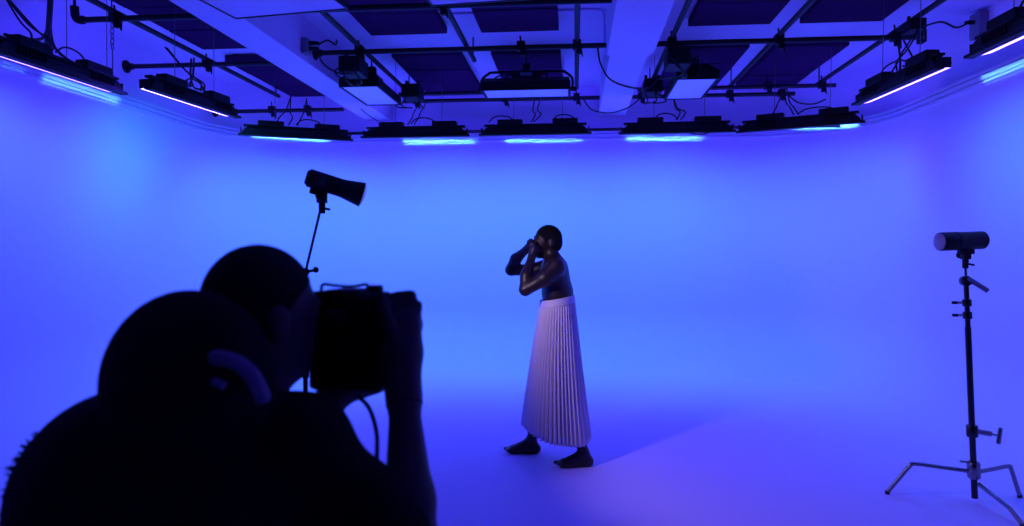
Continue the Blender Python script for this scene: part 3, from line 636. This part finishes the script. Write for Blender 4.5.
# pleated skirt: a fan of knife pleats from waistband to hem
def skirt():
    N, R = 46, 30; vs = []; fs = []; per = 4
    zt, zb = M(559, 303).z, M(559, 437).z
    ct, cb = M(557.2, 303).x-mo.x, M(556, 442).x-mo.x
    for i in range(R+1):
        t_ = i/R; z = zt+(zb-zt)*t_
        rx = 0.121+(0.222-0.121)*(t_**0.9); ry = 0.158+(0.25-0.158)*(t_**0.8); cx = ct+(cb-ct)*t_-0.006*math.sin(t_*3)
        for j in range(N*per):
            a = 2*math.pi*j/(N*per); ph = j % per
            amp = 0.005+0.021*t_; dr = (-amp, amp*0.2, amp, amp*0.5)[ph]
            fold = 0.012*t_*math.sin(4*a+2.6)+0.006*t_*math.sin(7*a+0.4)
            a2 = a+0.010*t_*math.sin(3*a+1)
            hem = 0.0 if t_ < 1 else 0.0
            zz = z+0.02*math.cos(a)*(1-t_)+t_*t_*(0.10*max(0, -math.cos(a-0.3))**3+0.018*math.sin(3*a+0.5))
            x = cx+(rx+dr+fold)*math.cos(a2); y = (ry+dr+fold)*math.sin(a2)
            # the cloth hangs a little over each leg
            vs.append((x, y, zz))
    n = N*per
    for i in range(R):
        for j in range(n): fs.append((i*n+j, (i+1)*n+j, (i+1)*n+(j+1) % n, i*n+(j+1) % n))
    me = bpy.data.meshes.new('pleated_skirt'); me.from_pydata(vs, [], fs); me.materials.append(SKIRT_M)
    me.polygons.foreach_set('use_smooth', [True]*len(me.polygons)); me.set_sharp_from_angle(angle=math.radians(18))
    o = bpy.data.objects.new('pleated_skirt', me); so = o.modifiers.new('cloth', 'SOLIDIFY'); so.thickness = 0.003
    link(o, person); o['label'] = 'long pale satin skirt with fine knife pleats'
    mb = MB(); n = 48; vs = []; fs = []
    for q, (z, g) in enumerate(((zt-0.012, 0.006), (zt-0.012, 0.011), (zt+0.038, 0.006), (zt+0.038, -0.006))):
        for j in range(n):
            a = 2*math.pi*j/n; vs.append((ct+(0.119+g)*math.cos(a), (0.156+g)*math.sin(a), z+0.02*math.cos(a)))
    for q in range(3):
        for j in range(n): fs.append((q*n+j, q*n+(j+1) % n, (q+1)*n+(j+1) % n, (q+1)*n+j))
    mb.add(vs, fs).build('waistband', SKIRT_M, o, smooth=True)
skirt()

# ------------------------------------------------------------------ the photographer
AZ = math.radians(36)
PFd, PRt = Vector((math.sin(AZ), math.cos(AZ), 0)), Vector((math.cos(AZ), -math.sin(AZ), 0))
HO = W(259, 305, Y=1.17)
def H(a, b, c): return HO+PFd*a+PRt*b+Vector((0, 0, c))
RH = np.array([[PFd.x, PRt.x, 0], [PFd.y, PRt.y, 0], [0, 0, 1.0]])      # columns: forward, right, up
pr = []
E(H(0.002, 0, 0.002), (0.098, 0.078, 0.100), RH, 0.03); E(H(0.035, 0, -0.055), (0.068, 0.062, 0.075), RH, 0.03)
E(H(0.058, 0, -0.112), (0.034, 0.036, 0.026), RH, 0.025)
C(H(0.098, 0, -0.015), 0.010, H(0.112, 0, -0.055), 0.015, 0.015)
for s in (-1, 1):
    E(H(-0.008, s*0.083, -0.03), (0.020, 0.011, 0.034), RH, 0.01); C(H(0.092, s*0.012, 0.0), 0.011, H(0.08, s*0.055, 0.0), 0.011, 0.015)
    E(H(0.085, s*0.034, -0.02), (0.013, 0.017, 0.012), RH, 0.01)
E(H(0.09, 0, -0.083), (0.016, 0.028, 0.012), RH, 0.012)
C(H(-0.01, 0, -0.08), 0.060, H(-0.045, 0, -0.21), 0.066, 0.03); E(H(0.04, 0, -0.108), (0.046, 0.046, 0.038), RH, 0.025); C(H(0.0, 0, -0.12), 0.046, H(-0.03, 0.0, -0.21), 0.06, 0.03)
SHR = W(300, 443, Y=1.07); ELR = W(412, 548, Y=1.12); WRR = W(404, 398, Y=1.24); HDR = W(402, 345, Y=1.26)
SHL = H(-0.08, -0.20, -0.22); ELL = W(285, 500, Y=1.26); WRL = W(334, 393, Y=1.29)
CH = H(-0.13, 0.0, -0.34); PEL = H(-0.22, 0.0, -0.72)
E(CH, (0.125, 0.185, 0.19), RH, 0.05); C(CH, 0.13, PEL, 0.14, 0.06); E(PEL, (0.125, 0.165, 0.13), RH, 0.05)
C(SHL, 0.06, CH, 0.08, 0.04); C(SHR, 0.055, CH, 0.08, 0.04)
C(SHR, 0.055, ELR, 0.043); C(ELR, 0.045, ELR.lerp(WRR, 0.3), 0.043, 0.02); C(ELR.lerp(WRR, 0.3), 0.043, WRR, 0.027, 0.02)
C(SHL, 0.055, ELL, 0.042); C(ELL, 0.042, WRL, 0.029, 0.02)
# right hand wrapped round the camera's grip: palm, four bent fingers over the top, thumb along the back
PM = W(403, 352, Y=1.265)
C(WRR, 0.029, PM, 0.036, 0.02); C(WRR, 0.027, W(398, 358, Y=1.25), 0.033, 0.02); C(PM, 0.036, W(404, 325, Y=1.27), 0.033, 0.015); C(W(404, 325, Y=1.27), 0.030, W(401, 306, Y=1.275), 0.020, 0.012)
for q, (k0, k1, k2) in enumerate((((408, 320), (411, 295), (392, 296)), ((412, 330), (417, 306), (396, 307)), ((412, 342), (418, 324), (397, 322)), ((410, 354), (416, 342), (398, 338)))):
    yy = 1.27+0.012*q
    A, B, D_ = W(*k0, Y=yy), W(*k1, Y=yy), W(*k2, Y=yy+0.012); r = (0.0105, 0.011, 0.0105, 0.0095)[q]
    C(A, r*1.15, B, r, 0.008); C(B, r, D_, r*0.85, 0.006)
finger(W(396, 345, Y=1.235), W(386, 316, Y=1.225), W(380, 294, Y=1.225), 0.0125)
# left hand under the lens
PL = W(376, 379, Y=1.34)
C(WRL, 0.029, PL, 0.030, 0.02)
for q in range(4):
    A = PL+PFd*(0.03-0.02*q)+PRt*0.01; finger(A, A+PRt*0.045+Vector((0, 0, 0.02)), A+PRt*0.055+Vector((0, 0, 0.055)), 0.0095)
finger(PL-PRt*0.01, PL-PRt*0.04+Vector((0, 0, 0.03)), PL-PRt*0.035+Vector((0, 0, 0.06)), 0.011)
# legs down to the floor
for s in (-1, 1):
    hp = PEL+PRt*s*0.09+Vector((0, 0, -0.04)); kn_ = Vector((hp.x, hp.y, 0.46))+PFd*0.10+PRt*s*0.04; an = Vector((hp.x, hp.y, 0.09))+PRt*s*0.05-PFd*0.02
    C(hp, 0.092, kn_, 0.062, 0.04); C(kn_, 0.062, an, 0.042, 0.03); C(an-Vector((0, 0, 0.045)), 0.036, an+PFd*0.14-Vector((0, 0, 0.055)), 0.03, 0.03)
po = Vector((PEL.x, PEL.y, 0))
ph = sdf_mesh('person', pr, 0.0068, 0.03, SKIN2, po, flat_z=0.002)
tag(ph, 'photographer in a dark hooded top holding a camera to the eye', 'person')
sdf_mesh('hair', [('e', tuple(H(-0.001, 0, 0.006)), (0.101, 0.082, 0.1025), RH, 0.02), ('e', tuple(H(-0.045, 0, -0.06)), (0.062, 0.066, 0.055), RH, 0.03),
                  ('s', tuple(H(0.10, 0, -0.06)), (0.105, 0.2, 0.095), RH, 0.015), ('s', tuple(H(-0.0, 0, -0.12)), (0.055, 0.2, 0.10), RH, 0.01)], 0.006, 0.02, HAIR, po, parent=ph)
# dark top: torso, hood bunched at the nape, raised shoulders, sleeves to the elbow
pr = []
E(W(190, 502, Y=1.06), (0.19, 0.17, 0.172), None, 0.04)
E(W(190, 386, Y=1.00), (0.130, 0.11, 0.149), None, 0.025)                # hood bulging behind the neck
E(W(135, 504, Y=1.02), (0.183, 0.16, 0.186), None, 0.012)           # near shoulder and back
E(CH, (0.155, 0.215, 0.20), RH, 0.05); C(CH, 0.16, PEL+Vector((0, 0, 0.06)), 0.175, 0.05)
C(W(262, 432, Y=1.07), 0.060, SHR+Vector((0.012, 0, 0.012)), 0.058, 0.03); C(SHR, 0.066, SHR.lerp(ELR, 0.86), 0.060, 0.03)
C(SHR, 0.066, CH, 0.12, 0.05); C(SHR.lerp(ELR, 0.6), 0.058, CH-Vector((0, 0, 0.1)), 0.14, 0.04)
C(SHL, 0.074, ELL, 0.058, 0.03); C(ELL, 0.058, ELL.lerp(WRL, 0.6), 0.045, 0.03); C(SHL, 0.07, CH, 0.1, 0.04)
top = sdf_mesh('hooded_top', pr, 0.009, 0.04, SHIRT, po, parent=ph); top['label'] = 'dark fleece top with bunched hood'
# fuzzy pile standing off the shoulder of the fleece
rnd = random.Random(7); mb = MB()
c0 = W(135, 504, Y=1.02)
for k in range(420):
    a = math.radians(rnd.uniform(140, 205)); e = rnd.uniform(-0.7, 0.5)
    d = Vector((math.cos(a)*math.cos(e), -math.sin(e), math.sin(a)*math.cos(e)))
    d = Vector((d.x*0.181, d.y*0.158, d.z*0.184))
    p = c0+d; n_ = d.normalized(); q = p+n_*rnd.uniform(0.003, 0.011)+Vector((rnd.uniform(-.004, .004), 0, rnd.uniform(-.005, .003)))
    mb.tube([p-n_*0.004, p.lerp(q, 0.6)+Vector((0, 0, 0.002)), q], [0.0022, 0.0016, 0.0006], 4)
fz = mb.build('fleece_pile', SHIRT, ph, origin=po); fz['kind'] = 'stuff'
# pale collar at the neck
col = W(238, 372, Y=0.93)
mb = MB(); P = smooth_path([W(212, 357, Y=0.93), W(232, 360, Y=0.91), W(249, 372, Y=0.905), W(258, 386, Y=0.91), W(264, 400, Y=0.93)], 5)
mb.tube(P, [0.004]+[0.011]*(len(P)-2)+[0.006], 8).build('collar', COLLAR_M, ph, origin=po, smooth=True)
MB().tube([W(213, 381, Y=0.905), W(224, 386, Y=0.905)], 0.006, 8).build('collar_edge', COLLAR_M, ph, origin=po, smooth=True)
tr = []
pr = tr
for s in (-1, 1):
    hp = PEL+PRt*s*0.09+Vector((0, 0, -0.04)); kn_ = Vector((hp.x, hp.y, 0.46))+PFd*0.10+PRt*s*0.04; an = Vector((hp.x, hp.y, 0.12))+PRt*s*0.05-PFd*0.02
    C(PEL, 0.145, hp, 0.11, 0.04); C(hp, 0.108, kn_, 0.08, 0.04); C(kn_, 0.08, an, 0.062, 0.03)
sdf_mesh('trousers', pr, 0.011, 0.03, JEANS, po, parent=ph)
for s in (-1, 1):
    hp = PEL+PRt*s*0.09; an = Vector((hp.x, hp.y, 0.09))+PRt*s*0.05-PFd*0.02; pr = []
    C(an-PFd*0.03-Vector((0, 0, 0.04)), 0.05, an+PFd*0.15-Vector((0, 0, 0.05)), 0.042, 0.03); C(an, 0.052, an+PFd*0.06-Vector((0, 0, 0.04)), 0.045, 0.03)
    sdf_mesh('shoe', pr, 0.008, 0.03, SHOE_M, po, parent=ph, flat_z=0.001)
MB().tube([WRR+(ELR-WRR).normalized().orthogonal()*0 + Vector(v) for v in [tuple((frame_of(ELR-WRR)[0]*math.cos(a)+frame_of(ELR-WRR)[1]*math.sin(a))*0.031+(ELR-WRR).normalized()*0.012) for a in [2*math.pi*i/20 for i in range(21)]]], 0.004, 6).build('bracelet', BLACK, ph, origin=po, smooth=True)

# ------------------------------------------------------------------ the camera in the photographer's hands
CC = W(350, 343, Y=1.285)
AC = math.radians(9); HF, HR = Vector((math.sin(AC), math.cos(AC), 0)), Vector((math.cos(AC), -math.sin(AC), 0))
t = empty('camera', CC-Vector((0, 0, 0.09)), 'black camera with strap loop held up by the photographer', 'camera')
RM = Matrix(((HF.x, HR.x, 0), (HF.y, HR.y, 0), (0, 0, 1)))
def L3(a, b, c): return RM@Vector((a, b, c))+Vector((0, 0, 0.09))
MB().box(L3(0, 0, 0.027), (0.07, 0.160, 0.146), RM).build('body', PLAST, t, bevel=0.012)
MB().box(L3(0.0, 0.0, -0.065), (0.062, 0.150, 0.05), RM).build('battery_grip', PLAST, t, bevel=0.01)
MB().box(L3(0.012, 0.07, -0.01), (0.085, 0.04, 0.14), RM).build('hand_grip', RUBBER, t, bevel=0.015)
MB().box(L3(0.0, -0.005, 0.096), (0.075, 0.07, 0.018), RM).build('viewfinder_hump', PLAST, t, bevel=0.01)
MB().box(L3(-0.045, -0.01, 0.052), (0.025, 0.045, 0.03), RM).build('eyecup', RUBBER, t, bevel=0.008)
MB().box(L3(-0.037, -0.01, -0.005), (0.006, 0.085, 0.06), RM).build('rear_screen', BLACK, t, bevel=0.002)
ln = MB().lathe(L3(0.03, 0, 0.0), HF, [(0, 0.038), (0.01, 0.042), (0.05, 0.042), (0.052, 0.040), (0.07, 0.040), (0.075, 0.044), (0.14, 0.044), (0.145, 0.041)], 28).build('lens', PLAST, t, smooth=True)
MB().lathe(L3(0.172, 0, 0.0), HF, [(0, 0.036), (0.006, 0.030), (0.008, 0.01)], 24).build('front_element', mat('lens_glass', (0.01, 0.01, 0.02), 0.05), ln, smooth=True)
MB().lathe(L3(0.0, 0.055, 0.099), (0, 0, 1), [(0, 0.014), (0.012, 0.014), (0.014, 0.012)], 14).build('mode_dial', BLACK, t, smooth=True)
o0 = CC-Vector((0, 0, 0.09))
MB().tube([p-o0 for p in smooth_path([W(321, 293, Y=1.26), W(323, 284.5, Y=1.26), W(335, 285.5, Y=1.26), W(352, 286.5, Y=1.27), W(367, 284.5, Y=1.28), W(366, 291, Y=1.28)], 5)], 0.0032, 6).build('strap_loop', RUBBER, t, smooth=True)
P = smooth_path([W(358, 396, Y=1.24), W(369, 408, Y=1.22), W(376, 430, Y=1.20), W(377, 452, Y=1.18), W(374, 490, Y=1.16), W(360, 540, Y=1.16), W(340, 700, Y=1.2)], 6)
tag(MB().tube(P, 0.0042, 8).build('tether_cable', RUBBER, None, origin=P[0], smooth=True), 'thin black cable hanging from the camera beside the forearm', 'cable')
